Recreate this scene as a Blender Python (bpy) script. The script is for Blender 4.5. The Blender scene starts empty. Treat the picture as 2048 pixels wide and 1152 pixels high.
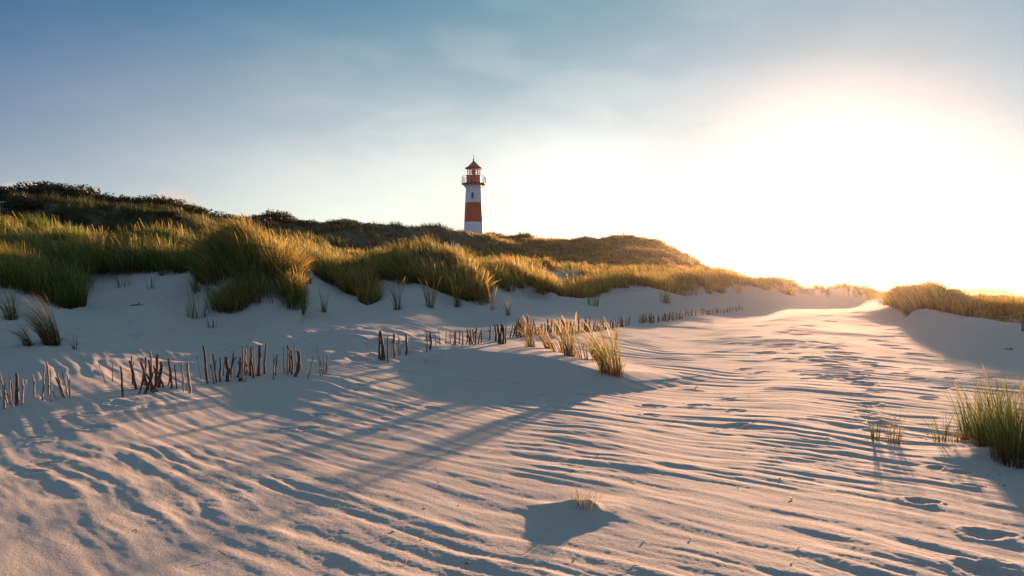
import bpy, math
import numpy as np
from mathutils import Vector, Matrix

R = math.radians
scene = bpy.context.scene
col = scene.collection
F, CX, HY, CAMH = 1365.33, 1024.0, 581.0, 1.6      # focal length in photo pixels, centre column, horizon row, eye height

# ---------------------------------------------------------------- camera
cd = bpy.data.cameras.new('camera')
cam = bpy.data.objects.new('camera', cd)
col.objects.link(cam)
cam.location = (0, 0, CAMH)
cam.rotation_euler = (R(90), 0, 0)
cd.lens = 24.0
cd.sensor_width = 36.0
cd.shift_y = 5.0 / 2048.0
cd.clip_start = 0.05
cd.clip_end = 20000
scene.camera = cam

# ---------------------------------------------------------------- light
SUN_AZ, SUN_EL = math.atan2(1684 - CX, F), R(5.7)
sdir = Vector((math.sin(SUN_AZ) * math.cos(SUN_EL), math.cos(SUN_AZ) * math.cos(SUN_EL), math.sin(SUN_EL)))
ld = bpy.data.lights.new('sun', 'SUN')
ld.energy = 3.7
ld.angle = R(1.0)
ld.color = (1.0, 0.56, 0.325)
sun = bpy.data.objects.new('sun', ld)
col.objects.link(sun)
sun.rotation_euler = sdir.to_track_quat('Z', 'Y').to_euler()
sun.location = (30, 60, 30)

scene.view_settings.view_transform = 'Standard'
scene.view_settings.look = 'None'
EXPOSURE = 2.4
HAZE = 0.00013
scene.view_settings.exposure = EXPOSURE
scene.view_settings.gamma = 1.0
scene.view_settings.use_curve_mapping = False
scene.cycles.use_denoising = True
scene.cycles.max_bounces = 6
scene.cycles.diffuse_bounces = 3
scene.cycles.transmission_bounces = 4
scene.cycles.transparent_max_bounces = 8
scene.cycles.volume_bounces = 0

W = bpy.data.worlds.new('World')
scene.world = W
W.use_nodes = True
nt = W.node_tree
for n in list(nt.nodes): nt.nodes.remove(n)
def N(tree, typ, **kw):
    n = tree.nodes.new(typ)
    for k, v in kw.items():
        if k == 'inp':
            for kk, vv in v.items(): n.inputs[kk].default_value = vv
        else: setattr(n, k, v)
    return n
def L(tree, a, b): tree.links.new(a, b)
def math_(tree, op, a, b=None, clamp=False):
    n = tree.nodes.new('ShaderNodeMath'); n.operation = op; n.use_clamp = clamp
    for i, v in enumerate((a, b)):
        if v is None: continue
        if isinstance(v, (int, float)): n.inputs[i].default_value = v
        else: tree.links.new(v, n.inputs[i])
    return n.outputs[0]
def mixc(tree, fac, a, b, blend='MIX'):
    n = tree.nodes.new('ShaderNodeMix'); n.data_type = 'RGBA'; n.blend_type = blend
    for i, v in ((0, fac), (6, a), (7, b)):
        if isinstance(v, (int, float)): n.inputs[i].default_value = v
        elif isinstance(v, tuple): n.inputs[i].default_value = (*v, 1) if len(v) == 3 else v
        else: tree.links.new(v, n.inputs[i])
    return n.outputs[2]
def ramp(tree, src, a, b, smooth=True):
    n = tree.nodes.new('ShaderNodeMapRange')
    n.interpolation_type = 'SMOOTHSTEP' if smooth else 'LINEAR'
    tree.links.new(src, n.inputs[0]); n.inputs[1].default_value = a; n.inputs[2].default_value = b
    return n.outputs[0]

out = N(nt, 'ShaderNodeOutputWorld')
bg = N(nt, 'ShaderNodeBackground', inp={'Strength': 0.05})
L(nt, bg.outputs[0], out.inputs[0])
sky = N(nt, 'ShaderNodeTexSky', sky_type='NISHITA', sun_disc=False, sun_elevation=SUN_EL, sun_rotation=SUN_AZ,
        altitude=0, air_density=1.0, dust_density=0.6, ozone_density=3.0)
tc = N(nt, 'ShaderNodeTexCoord')
nrm = N(nt, 'ShaderNodeVectorMath', operation='NORMALIZE'); L(nt, tc.outputs['Generated'], nrm.inputs[0])
dt = N(nt, 'ShaderNodeVectorMath', operation='DOT_PRODUCT'); L(nt, nrm.outputs[0], dt.inputs[0])
dt.inputs[1].default_value = sdir
sep = N(nt, 'ShaderNodeSeparateXYZ'); L(nt, nrm.outputs[0], sep.inputs[0])
one_m = math_(nt, 'SUBTRACT', 1.0, dt.outputs['Value'])
def lobe(k, s):
    return math_(nt, 'MULTIPLY', math_(nt, 'EXPONENT', math_(nt, 'MULTIPLY', one_m, -k)), s)
def scaled(colr, fac):
    v = N(nt, 'ShaderNodeVectorMath', operation='SCALE'); v.inputs[0].default_value = colr
    L(nt, fac, v.inputs['Scale']); return v.outputs[0]
def add(a, b):
    v = N(nt, 'ShaderNodeVectorMath', operation='ADD'); L(nt, a, v.inputs[0]); L(nt, b, v.inputs[1]); return v.outputs[0]
# sky radiances below are written as they appear on the exposed picture; KS turns them into world units
KS = 1.0 / (0.05 * 2 ** EXPOSURE)
tint = N(nt, 'ShaderNodeVectorMath', operation='MULTIPLY'); L(nt, sky.outputs[0], tint.inputs[0]); tint.inputs[1].default_value = (.0 * KS, .0145 * KS, .0320 * KS)
c = tint.outputs[0]
elev = sep.outputs['Z']; ael = math_(nt, 'ABSOLUTE', elev)
def ks(a, b_, c_): return (a * KS, b_ * KS, c_ * KS)
# aureole of the low sun in moist sea air, pale band towards the horizon
c = add(c, scaled(ks(.28, .0, .0), lobe(7.0, 1.0)))
c = add(c, scaled(ks(.035, .36, .225), lobe(3.0, 1.0)))
hz = math_(nt, 'EXPONENT', math_(nt, 'MULTIPLY', ael, -11.8))
hz2 = math_(nt, 'EXPONENT', math_(nt, 'MULTIPLY', ael, -3.5))
away = ramp(nt, dt.outputs['Value'], -.6, .75)
# added sky fill overhead and opposite the sun, out of frame, lifting the shade
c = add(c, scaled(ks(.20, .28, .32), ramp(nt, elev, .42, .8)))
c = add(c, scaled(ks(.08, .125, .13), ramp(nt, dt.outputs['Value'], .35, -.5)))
c = add(c, scaled(ks(1.34, 1.15, .56), math_(nt, 'MULTIPLY', hz, math_(nt, 'ADD', math_(nt, 'MULTIPLY', away, .75), .25))))
c = add(c, scaled(ks(.02, .055, .18), hz2))
c = add(c, scaled(ks(.0, .026, .135), math_(nt, 'ADD', math_(nt, 'MULTIPLY', hz2, 0.0), 1.0)))
def pixdir(px, py):
    v = Vector((px - CX, F, HY - py)); return v.normalized()
def blob(px, py, k, ksx=1.0):
    d = N(nt, 'ShaderNodeVectorMath', operation='SUBTRACT'); L(nt, nrm.outputs[0], d.inputs[0]); d.inputs[1].default_value = pixdir(px, py)
    m = N(nt, 'ShaderNodeVectorMath', operation='MULTIPLY'); L(nt, d.outputs[0], m.inputs[0]); m.inputs[1].default_value = (1 / ksx, 1 / ksx, 1)
    q = N(nt, 'ShaderNodeVectorMath', operation='DOT_PRODUCT'); L(nt, m.outputs[0], q.inputs[0]); L(nt, m.outputs[0], q.inputs[1])
    return math_(nt, 'EXPONENT', math_(nt, 'MULTIPLY', q.outputs['Value'], -k))
def cloud_noise(scale, zs, loc, lo, hi, detail=5.0):
    mp = N(nt, 'ShaderNodeMapping'); mp.inputs['Scale'].default_value = (1.0, 1.0, zs); mp.inputs['Location'].default_value = loc
    L(nt, nrm.outputs[0], mp.inputs[0])
    cn = N(nt, 'ShaderNodeTexNoise', inp={'Scale': scale, 'Detail': detail, 'Roughness': .5, 'Distortion': .3}); L(nt, mp.outputs[0], cn.inputs['Vector'])
    return ramp(nt, cn.outputs['Fac'], lo, hi)
# thin bank of cloud over the lighthouse and towards the sun
bank = math_(nt, 'MULTIPLY', blob(960, 350, 52.0, 3.2), math_(nt, 'ADD', .6, math_(nt, 'MULTIPLY', cloud_noise(3.2, 2.2, (.37, .1, .25), .2, .7, 4.0), .4)))
c = add(c, scaled(ks(.64, .49, .33), bank))
wisp = math_(nt, 'MULTIPLY', blob(1130, 250, 22.0, 2.0), cloud_noise(5.0, 3.2, (.9, .4, .6), .44, .60, 6.0))
c = add(c, scaled(ks(.085, .07, .045), wisp))
glowc = math_(nt, 'MULTIPLY', blob(1190, 370, 260.0, 1.5), cloud_noise(9.0, 1.6, (.2, .8, .3), .35, .55))
c = add(c, scaled(ks(.22, .22, .17), glowc))
# two small pink cumulus tops behind the left ridge
for (px, py, k, sx) in ((44, 392, 3600.0, 1.7), (330, 412, 2300.0, 1.9)):
    pf = ramp(nt, math_(nt, 'MULTIPLY', blob(px, py, k, sx), cloud_noise(26.0, 1.3, (.1, .3, px * .01), .25, .5)), .12, .6)
    c = mixc(nt, math_(nt, 'MULTIPLY', pf, .8), c, ks(.82, .66, .56))
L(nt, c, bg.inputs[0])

# ---------------------------------------------------------------- numeric helpers
rng = np.random.default_rng(7)
def _h(ix, iy, s):
    h = (ix.astype(np.int64) * 374761393 + iy.astype(np.int64) * 668265263 + s * 1442695041) & 0xffffffff
    h = ((h ^ (h >> 13)) * 1274126177) & 0xffffffff
    h = (h ^ (h >> 16)) & 0xffffffff
    return h
def noise(x, y, s=0):
    xi = np.floor(x); yi = np.floor(y); fx = x - xi; fy = y - yi
    u = fx * fx * fx * (fx * (fx * 6 - 15) + 10); v = fy * fy * fy * (fy * (fy * 6 - 15) + 10)
    def g(ax, ay, dx, dy):
        a = _h(ax, ay, s) * (2 * np.pi / 4294967296.0)
        return np.cos(a) * dx + np.sin(a) * dy
    a = g(xi, yi, fx, fy); b = g(xi + 1, yi, fx - 1, fy); c_ = g(xi, yi + 1, fx, fy - 1); d = g(xi + 1, yi + 1, fx - 1, fy - 1)
    return (a + (b - a) * u + (c_ - a) * v + (a - b - c_ + d) * u * v) * 1.5
def fbm(x, y, s=0, o=3):
    t = 0; a = 1.0
    for i in range(o):
        t = t + a * noise(x * 2 ** i, y * 2 ** i, s + i * 17); a *= 0.5
    return t
def sstep(a, b, x):
    t = np.clip((x - a) / (b - a), 0, 1); return t * t * (3 - 2 * t)

# ---------------------------------------------------------------- terrain
def xy(px, d): return ((px - CX) / F * d, d)
def zpy(py, d): return CAMH - (py - HY) * d / F
CT = []
def P(px, d, z): CT.append((*xy(px, d), z))
def PY(px, d, py, veg=0.0): CT.append((*xy(px, d), zpy(py, d) - veg))
for px in (-900, 0, 500, 1000, 1500, 2048, 3000):
    P(px, 1.0, 0.0); P(px, 2.5, 0.0)
for px in (-900, -300, 0, 300, 600, 900, 1200, 1500, 1800, 2048, 2500, 3200): P(px, 5.0, 0.0)
for px in (600, 900, 1200, 1500, 1800, 2048, 2500, 3200): P(px, 9.0, 0.0)
for px in (-400, 0, 300): P(px, 9.3, 0.05)
PY(60, 12.8, 698); PY(200, 12.6, 712); PY(350, 12.6, 730); PY(-500, 12.8, 690)
PY(0, 14.5, 668); PY(250, 15.5, 662); PY(500, 12.0, 755); PY(500, 15.5, 682)
PY(750, 12.8, 728); PY(700, 16, 668); P(1000, 14.5, 0.15); P(1200, 14, 0.03)
for px in (1500, 1800, 2048, 2500, 3200): P(px, 14, 0.05)
PY(850, 16.5, 680); PY(1010, 16, 686); PY(1200, 21, 661); PY(1340, 28, 640); PY(1480, 40, 622)
P(1500, 20, 0.25); P(1700, 20, 0.25); P(1900, 20, 0.2); P(2100, 20, 0.15); P(2600, 20, .3)
PY(1600, 38, 619); PY(1700, 38, 618); PY(1790, 36, 618)
for px in (1560, 1700, 1800): P(px, 10, .05); P(px, 14, .12); P(px, 28, .42)
PY(1250, 33, 604); PY(1100, 29, 606); PY(1000, 25, 617); PY(850, 22, 624); PY(700, 21, 632); PY(1400, 40, 596)
# foredune line
PY(-400, 16, 600); PY(0, 17, 590); PY(100, 17.5, 606); PY(200, 21, 575); PY(300, 21, 567); PY(380, 20.5, 575)
PY(300, 17.5, 625); PY(430, 18.5, 640); PY(480, 18.5, 642); PY(590, 18.8, 640)
PY(740, 24.5, 610); PY(660, 25, 585); PY(900, 25.5, 612); PY(965, 26, 610)
PY(-400, 25, 430, 1); PY(0, 24, 452, .9); PY(180, 23, 455, .95); PY(330, 25, 452, .95)
PY(470, 21.5, 448, .95); PY(560, 21.0, 520, .9); PY(640, 28, 485, .9); PY(720, 29, 510, .9); PY(850, 29, 490, .9)
PY(930, 28.5, 515, .9); PY(1030, 33, 530, .8); PY(1120, 36, 540, .8); PY(1290, 38, 542, .8); PY(1350, 44, 548, .8)
PY(1430, 50, 543, .8); PY(1540, 52, 556, .8); PY(1640, 62, 576, .6); PY(1700, 62, 580, .5)
PY(1060, 31, 592); PY(1180, 34, 590)
# behind the foredune
for px, z in ((-400, 4.0), (0, 3.6), (250, 3.3), (470, 2.9), (640, 3.0), (850, 3.0)): P(px, 34, z)
P(1050, 45, 2.6); P(1250, 55, 2.5)
# main ridge
RIDGE = [(-600, 42, 370), (-250, 43, 372), (0, 45, 392), (100, 46, 402), (200, 48, 414), (255, 50, 430), (330, 52, 428), (420, 55, 438),
         (500, 59, 443), (600, 66, 448), (700, 76, 460), (780, 84, 470), (835, 90, 466), (900, 98, 475), (950, 104, 479), (1050, 112, 484),
         (1150, 118, 487), (1200, 120, 481), (1245, 122, 475), (1290, 126, 488), (1330, 130, 496), (1370, 136, 516), (1410, 142, 539)]
for px, d, py in RIDGE:
    PY(px, d, py, .35)
    P(px, d * 1.5, zpy(py, d) * .35)
PY(500, 45, 475, .5); PY(200, 38, 440, .6); PY(700, 55, 498, .5); PY(900, 65, 510, .5); PY(1100, 80, 522, .5); PY(1250, 85, 530, .5); PY(1350, 90, 540, .5)
# right hand mound and the low land behind
PY(1780, 46, 593); PY(1790, 30, 590, .5); PY(1815, 30, 574, .75); PY(1850, 30.5, 564, .8); PY(1880, 31, 570, .8); PY(1908, 31, 583, .7); PY(1960, 31, 599, .5); P(1850, 38, .6); P(1900, 40, .3); PY(2048, 31, 604, .6)
PY(1830, 27, 628); PY(1900, 26, 634); PY(2000, 25, 642); PY(2100, 25, 645); P(2050, 44, 0.1); P(1960, 44, .3); P(2500, 32, .6); P(3000, 30, .8)
P(1690, 47, 0.42); P(1640, 47, .45); P(1580, 46, .55); P(1760, 60, .4); P(1900, 70, -.5); P(2100, 70, -.6)
for px in (1500, 1700, 2048, 2500): P(px, 120, -0.6)
for px in (-600, 0, 500, 1000, 1400, 1800, 2300): P(px, 400, 0.0); P(px, 2000, 0.0)
CT = np.array(CT)
TH = 3.2
def feat(x, y):
    th = np.arctan2(x, y); r = np.hypot(x, y)
    return np.clip(th, -1.0, 1.0) * TH, np.log(np.maximum(r, 0.5))
def tps(r2): return 0.5 * r2 * np.log(r2 + 1e-9)
_cu, _cv = feat(CT[:, 0], CT[:, 1])
_n = len(CT)
K = tps((_cu[:, None] - _cu) ** 2 + (_cv[:, None] - _cv) ** 2) + np.eye(_n) * 2e-4
Pm = np.c_[np.ones(_n), _cu, _cv]
_sol = np.linalg.solve(np.block([[K, Pm], [Pm.T, np.zeros((3, 3))]]), np.r_[CT[:, 2], 0, 0, 0])
def base(x, y):
    x = np.asarray(x, float); y = np.asarray(y, float); sh = x.shape
    u, v = feat(x.ravel(), y.ravel()); o = np.empty_like(u)
    for i in range(0, len(u), 100000):
        a, b = u[i:i + 100000], v[i:i + 100000]
        k = tps((a[:, None] - _cu) ** 2 + (b[:, None] - _cv) ** 2)
        o[i:i + 100000] = k @ _sol[:_n] + _sol[_n] + _sol[_n + 1] * a + _sol[_n + 2] * b
    th = np.abs(np.arctan2(x.ravel(), y.ravel())); r = np.hypot(x.ravel(), y.ravel())
    o *= 1 - sstep(1.1, 1.7, th)
    o *= 1 - sstep(300, 600, r)
    return o.reshape(sh)
# line of the vegetation's lower edge: photo column -> distance where grass begins
VX = [-900, -100, 60, 120, 165, 200, 380, 400, 600, 618, 640, 695, 735, 775, 970, 990, 1050, 1150, 1350, 1400, 1540, 1600, 1720, 1765, 1792, 1830, 1900, 2048, 2400, 3200]
VD = [16, 16.5, 17, 17, 19, 21.5, 21.5, 18.6, 19, 24, 27.5, 27, 24.6, 26, 26, 29, 29, 33, 38, 42, 50, 57, 57, 46, 29.5, 26.6, 25.6, 24.8, 27, 27]
def vegmask(x, y):
    px = CX + F * x / np.maximum(y, .1)
    d0 = np.interp(px, VX, VD)
    jit = noise(x * .9, y * .9, 5) * 0.9 + noise(x * .25, y * .25, 6) * 1.2
    m = sstep(-.3, .5, (y - d0 + jit * (d0 / 25)))
    return np.where(y > 1, m, 0)
CREST = np.array([(*xy(860, 14.6), .10), (*xy(930, 14.2), .26), (*xy(1000, 13.5), .33), (*xy(1080, 12.9), .32), (*xy(1130, 12.4), .29),
                  (*xy(1200, 11.8), .22), (*xy(1240, 11.4), .10), (*xy(1275, 11.1), .0)])
def crest(x, y):
    o = np.zeros_like(x); best = np.full_like(x, 1e9)
    for a, b in zip(CREST[:-1], CREST[1:]):
        dx, dy = b[0] - a[0], b[1] - a[1]; l2 = dx * dx + dy * dy
        t = np.clip(((x - a[0]) * dx + (y - a[1]) * dy) / l2, 0, 1)
        cx_, cy_ = a[0] + t * dx, a[1] + t * dy
        ds = np.hypot(x - cx_, y - cy_); h = a[2] + t * (b[2] - a[2])
        side = (x - a[0]) * dy - (y - a[1]) * dx          # >0: on the near side
        w = np.where(side > 0, 1.15, 2.2)
        e = ds / w
        v = h * np.where(side > 0, np.clip(1 - e, 0, 1) ** 1.25, np.exp(-(e * 1.25) ** 2))
        m = ds < best
        o = np.where(m, v, o); best = np.minimum(best, ds)
    return o
def bump(x, y, cx_, cy_, rx, ry, h, p=2.0, ang=0.0):
    ca, sa = math.cos(ang), math.sin(ang)
    a = ((x - cx_) * ca + (y - cy_) * sa) / rx; b = (-(x - cx_) * sa + (y - cy_) * ca) / ry
    return h * np.exp(-(a * a + b * b) ** (p / 2))
def gflat(px, py): return xy(px, CAMH * F / (py - HY))
# footprints: (column, row, half width in metres)
FP = [(2000, 1150, .19), (1982, 1072, .15), (1845, 1004, .12), (1948, 972, .085), (1925, 945, .08), (1872, 936, .08), (1686, 908, .06),
      (1722, 796, .13), (1742, 812, .14), (1733, 826, .11), (1742, 838, .12), (1882, 783, .17), (1925, 748, .17), (1893, 752, .15), (1972, 762, .16),
      (1800, 757, .15), (1836, 767, .17), (1690, 764, .2), (1708, 770, .18), (1728, 776, .17), (1650, 736, .24), (1672, 742, .22), (1625, 730, .2),
      (1570, 708, .25), (1545, 700, .22), (1512, 692, .2), (1600, 690, .2), (1636, 704, .25), (1655, 712, .24), (1690, 720, .25), (1705, 728, .25),
      (1676, 728, .22), (1785, 672, .3), (1778, 680, .3), (1770, 688, .28), (1764, 695, .28), (1782, 704, .26), (1800, 709, .25), (1835, 718, .24),
      (1770, 654, .3), (1795, 660, .3), (1655, 655, .3), (1662, 663, .3), (1650, 645, .3), (1520, 672, .28), (1560, 684, .24), (1590, 682, .24),
      (1700, 640, .35), (1692, 633, .35), (1752, 790, .13), (1760, 848, .12), (1750, 862, .11), (1738, 780, .14), (1716, 756, .16), (1684, 748, .18), (1860, 800, .13), (1845, 745, .15), (1775, 725, .18), (1560, 730, .16), (1590, 722, .16), (1610, 712, .16), (1540, 718, .16), (1580, 700, .18), (1606, 690, .2), (1905, 765, .13), (1712, 652, .3), (1620, 672, .25), (1740, 735, .2), (1765, 742, .2), (1470, 700, .2), (1440, 712, .18),
      (82, 882, .10), (97, 926, .10), (76, 944, .085), (196, 856, .17), (245, 818, .2), (182, 834, .12), (70, 872, .08),
      (950, 764, .16), (1030, 802, .14), (1128, 812, .15), (905, 772, .13), (815, 757, .16), (1395, 806, .13), (1305, 806, .15),
      (1490, 742, .15), (1385, 775, .13), (1330, 860, .0)]
_fp = [(*gflat(a, b), w) for a, b, w in FP if w > 0]
_fr = np.random.default_rng(5)
for q in range(58):
    a = _fr.uniform(1500, 1860); b = _fr.uniform(632, 770)
    _fp.append((*gflat(a + (700 - b) * .1, b), _fr.uniform(.08, .15)))
for q in range(46):                                            # trampled strip behind the stake row
    a = _fr.uniform(120, 900); _fp.append((*xy(a, _fr.uniform(13.2, 18.0)), _fr.uniform(.14, .26)))
for q in range(16):
    a = _fr.uniform(560, 1480); _fp.append((*gflat(a, _fr.uniform(760, 860)), _fr.uniform(.09, .14)))
def tz(x, y):
    """medium detail ground height (no ripples)"""
    x = np.asarray(x, float); y = np.asarray(y, float)
    z = base(x, y) + crest(x, y)
    r = np.hypot(x, y); vm = vegmask(x, y)
    amp = vm * np.clip((r - 15) / 60, 0, 1) * (1 - sstep(170, 300, r))
    # dune hummocks, drawn out along the slope of the ridge
    a_, b_ = x * .80 + y * .6, -x * .6 + y * .80
    z = z + amp * (1.5 * fbm(a_ / 22, b_ / 9, 11, 3) + .5 * noise(x / 3.5, y / 3.5, 14))
    z = z + vm * .22 * noise(x / 1.7, y / 1.7, 15) + vm * sstep(17, 22, r) * (1 - sstep(34, 50, r)) * .75 * noise(x / 2.7 + 3.3, y / 4.5, 16) * (1 - sstep(1450, 1600, CX + F * x / np.maximum(y, .1)))
    pxx = CX + F * x / np.maximum(y, .1)
    z = z + (1 - vm) * (.05 * noise(x / 3.1, y / 3.1, 21) * sstep(3, 12, r) * (1 - .65 * sstep(1350, 1550, pxx)) + .012 * noise(x / .9, y / .9, 22))
    strip = sstep(11.8, 13.2, y) * (1 - sstep(17, 19, y)) * sstep(1000, 850, pxx) * (1 - vm)
    z = z + strip * (.050 * noise(x / .42, y / .5, 24) + .05 * noise(x / .9, y / 1.0, 25))
    mx, my = gflat(1168, 1030)
    z = z + bump(x, y, mx, my + .05, .22, .15, .075, 1.6, .2) * (1 + .35 * noise(x / .12, y / .12, 23)) + bump(x, y, mx - .2, my + .1, .2, .09, .02, 2, -.3)
    hx, hy = gflat(2015, 925)
    z = z + bump(x, y, hx + .25, hy + .12, .75, .35, .13)
    return z
def ripples(x, y):
    r = np.hypot(x, y); vm = vegmask(x, y)
    px = CX + F * x / np.maximum(y, .1)
    ph = .66 * x + .75 * y - .010 * x * x
    tt = -.75 * x + .66 * y
    wr = .30 * noise(ph / 2.8, tt / 3.6, 31) + .11 * noise(ph / .8, tt / 1.3, 32) + .02 * noise(ph / .3, tt / .6, 37)
    m1 = sstep(-.30, .55, noise(ph / .75, tt / 1.5, 33) + .5 * noise(ph / .35, tt / .8, 38))
    m2 = sstep(.0, .60, noise(ph / .62, tt / 1.35, 34) + .35 * noise(ph / .3, tt / .6, 39))
    near = 1 - sstep(4.5, 9, r)
    def asym(p):
        p = p - np.floor(p)
        return np.where(p < .66, .5 - .5 * np.cos(np.pi * p / .66), .5 + .5 * np.cos(np.pi * (p - .66) / .34))
    m3 = sstep(-.5, .5, noise(ph / .5 + 7, tt / 1.1, 52))
    z = (.018 - .002 * near) * (.55 + .45 * m1) * asym((ph + wr) / .36) + (.0095 - .001 * near) * (.55 + .45 * m3) * asym((ph + .9 * wr + .07 * noise(ph / .5, tt / .9, 53)) / .19)
    z = z + (.012 + .010 * near) * m2 * asym((ph + 1.1 * wr + .2) / 1.02)
    z = z + .0035 * fbm(ph / .42, tt / 1.9, 45, 3) + .0045 * fbm(ph / .11, tt / .30, 46, 2) * sstep(16, 7, r) + .0016 * noise(x / .035, y / .035, 48) * sstep(9, 5, r)
    z = z + .0028 * asym((ph + .8 * wr + .06 * noise(ph / .3, tt / .5, 35)) / .12) * sstep(12, 5, r) * sstep(-.5, .3, noise(ph / .8, tt / .9, 47))
    slack = sstep(.35, -.6, noise(x / 2.2 + 9, y / 2.2, 36)) * .6 + .4
    z = z * slack * (1 - vm) * (1 - .18 * sstep(8.5, 6, r) * sstep(900, 500, px))
    z = z * (1 - .12 * sstep(11, 22, r))
    # smooth slip face below the crest
    z = z * (1 - .75 * sstep(.04, .16, crest(x, y)))
    foot = np.zeros_like(x)
    fr_ = np.random.default_rng(3)
    for (fx, fy, w) in _fp:
        dep = (.022 + .12 * w) * (1 - .25 * float(sstep(8, 16, np.array(math.hypot(fx, fy))))); ang = fr_.uniform(-.5, .5); ra = w * fr_.uniform(.9, 1.15); rb = w * fr_.uniform(.75, 1.0)
        m = (np.abs(x - fx) < w * 2.6) & (np.abs(y - fy) < w * 2.6)
        if not m.any(): continue
        xx, yy = x[m] - fx, y[m] - fy
        a = (xx * math.cos(ang) + yy * math.sin(ang)) / ra; b = (-xx * math.sin(ang) + yy * math.cos(ang)) / rb
        heel = np.hypot(a - .38, b * 1.35 + .1); toe = np.hypot(a + .30, b * 1.1 - .05)
        e = np.minimum(heel * 1.45, toe * 1.12) + .22 * noise(xx / w * 2.3 + fx, yy / w * 2.3, 41) + .10 * noise(xx / w * 6, yy / w * 6 + fy, 42)
        foot[m] += -dep * (1 - sstep(.25, 1.05, e)) + dep * .20 * np.exp(-((e - 1.25) / .3) ** 2)
    return z + foot
def ground(px, py, dmin=3.0, dmax=200.0):
    """nearest ground point seen through a photo pixel"""
    d = np.exp(np.linspace(math.log(dmin), math.log(dmax), 1500))
    x = (px - CX) / F * d
    zr = CAMH - (py - HY) / F * d
    g = tz(x, d)
    i = np.argmax(zr <= g)
    if zr[i] > g[i]: i = np.argmin(zr - g)
    return float(x[i]), float(d[i]), float(g[i])

# ---------------------------------------------------------------- mesh helpers
def np_mesh(name, V, Q, mat=None, C=None, smooth=False, attr=None):
    me = bpy.data.meshes.new(name)
    V = np.ascontiguousarray(V, np.float32); Q = np.ascontiguousarray(Q, np.int32)
    me.vertices.add(len(V)); me.vertices.foreach_set('co', V.ravel())
    k = Q.shape[1]
    me.loops.add(Q.size); me.loops.foreach_set('vertex_index', Q.ravel())
    me.polygons.add(len(Q)); me.polygons.foreach_set('loop_start', np.arange(0, Q.size, k, dtype=np.int32))
    try: me.polygons.foreach_set('loop_total', np.full(len(Q), k, np.int32))
    except Exception: pass
    me.update(calc_edges=True)
    if smooth: me.polygons.foreach_set('use_smooth', np.ones(len(Q), bool))
    if C is not None:
        a = me.attributes.new('tone', 'FLOAT_COLOR', 'POINT')
        CC = np.ones((len(V), 4), np.float32); CC[:, :3] = C; a.data.foreach_set('color', CC.ravel())
    if attr is not None:
        a = me.attributes.new('cover', 'FLOAT', 'POINT'); a.data.foreach_set('value', np.ascontiguousarray(attr, np.float32))
    if mat: me.materials.append(mat)
    return me
def link(name, data, parent=None, loc=None):
    o = bpy.data.objects.new(name, data); col.objects.link(o)
    if parent: o.parent = parent
    if loc is not None: o.location = loc
    return o
def tag(o, label=None, cat=None, group=None, kind=None):
    if label: o['label'] = label
    if cat: o['category'] = cat
    if group: o['group'] = group
    if kind: o['kind'] = kind
    return o

# ---------------------------------------------------------------- materials
def new_mat(name):
    m = bpy.data.materials.new(name); m.use_nodes = True
    t = m.node_tree
    return m, t, t.nodes['Principled BSDF'], t.nodes['Material Output']
def sand_mat():
    m, t, b, o = new_mat('pale dune sand')
    g = N(t, 'ShaderNodeTexCoord')
    n1 = N(t, 'ShaderNodeTexNoise', inp={'Scale': .7, 'Detail': 4}); L(t, g.outputs['Object'], n1.inputs['Vector'])
    n2 = N(t, 'ShaderNodeTexNoise', inp={'Scale': 190, 'Detail': 3, 'Roughness': .7}); L(t, g.outputs['Object'], n2.inputs['Vector'])
    c1 = mixc(t, n1.outputs['Fac'], (.355, .305, .257), (.42, .365, .315))
    c1 = mixc(t, ramp(t, n2.outputs['Fac'], .35, .7), c1, (.44, .385, .33))
    spk = ramp(t, n2.outputs['Fac'], .36, .30)
    c1 = mixc(t, math_(t, 'MULTIPLY', spk, .6), c1, (.2, .15, .11))
    n5 = N(t, 'ShaderNodeTexNoise', inp={'Scale': 1.3, 'Detail': 5}); L(t, g.outputs['Object'], n5.inputs['Vector'])
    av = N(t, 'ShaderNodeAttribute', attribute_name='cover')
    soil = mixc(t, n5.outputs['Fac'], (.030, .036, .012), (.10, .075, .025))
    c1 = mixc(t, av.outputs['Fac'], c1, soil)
    L(t, c1, b.inputs['Base Color']); b.inputs['Roughness'].default_value = .95
    b.inputs['Specular IOR Level'].default_value = .2
    n3 = N(t, 'ShaderNodeTexNoise', inp={'Scale': 55, 'Detail': 5, 'Roughness': .7}); L(t, g.outputs['Object'], n3.inputs['Vector'])
    bp = N(t, 'ShaderNodeBump', inp={'Strength': .9, 'Distance': .012}); L(t, n3.outputs['Fac'], bp.inputs['Height'])
    n4 = N(t, 'ShaderNodeTexNoise', inp={'Scale': 260, 'Detail': 3, 'Roughness': .7}); L(t, g.outputs['Object'], n4.inputs['Vector'])
    bp2 = N(t, 'ShaderNodeBump', inp={'Strength': .8, 'Distance': .003}); L(t, n4.outputs['Fac'], bp2.inputs['Height']); L(t, bp.outputs[0], bp2.inputs['Normal'])
    L(t, bp2.outputs[0], b.inputs['Normal'])
    return m
def blade_mat(name, trans=.5, gain=1.0):
    m, t, b, o = new_mat(name)
    a = N(t, 'ShaderNodeAttribute', attribute_name='tone')
    src = a.outputs['Color']
    L(t, src, b.inputs['Base Color']); b.inputs['Roughness'].default_value = .55
    b.inputs['Specular IOR Level'].default_value = .25
    tr = N(t, 'ShaderNodeBsdfTranslucent'); L(t, src, tr.inputs['Color'])
    mx = N(t, 'ShaderNodeMixShader', inp={'Fac': trans}); L(t, b.outputs[0], mx.inputs[1]); L(t, tr.outputs[0], mx.inputs[2])
    L(t, mx.outputs[0], o.inputs['Surface'])
    return m
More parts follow.
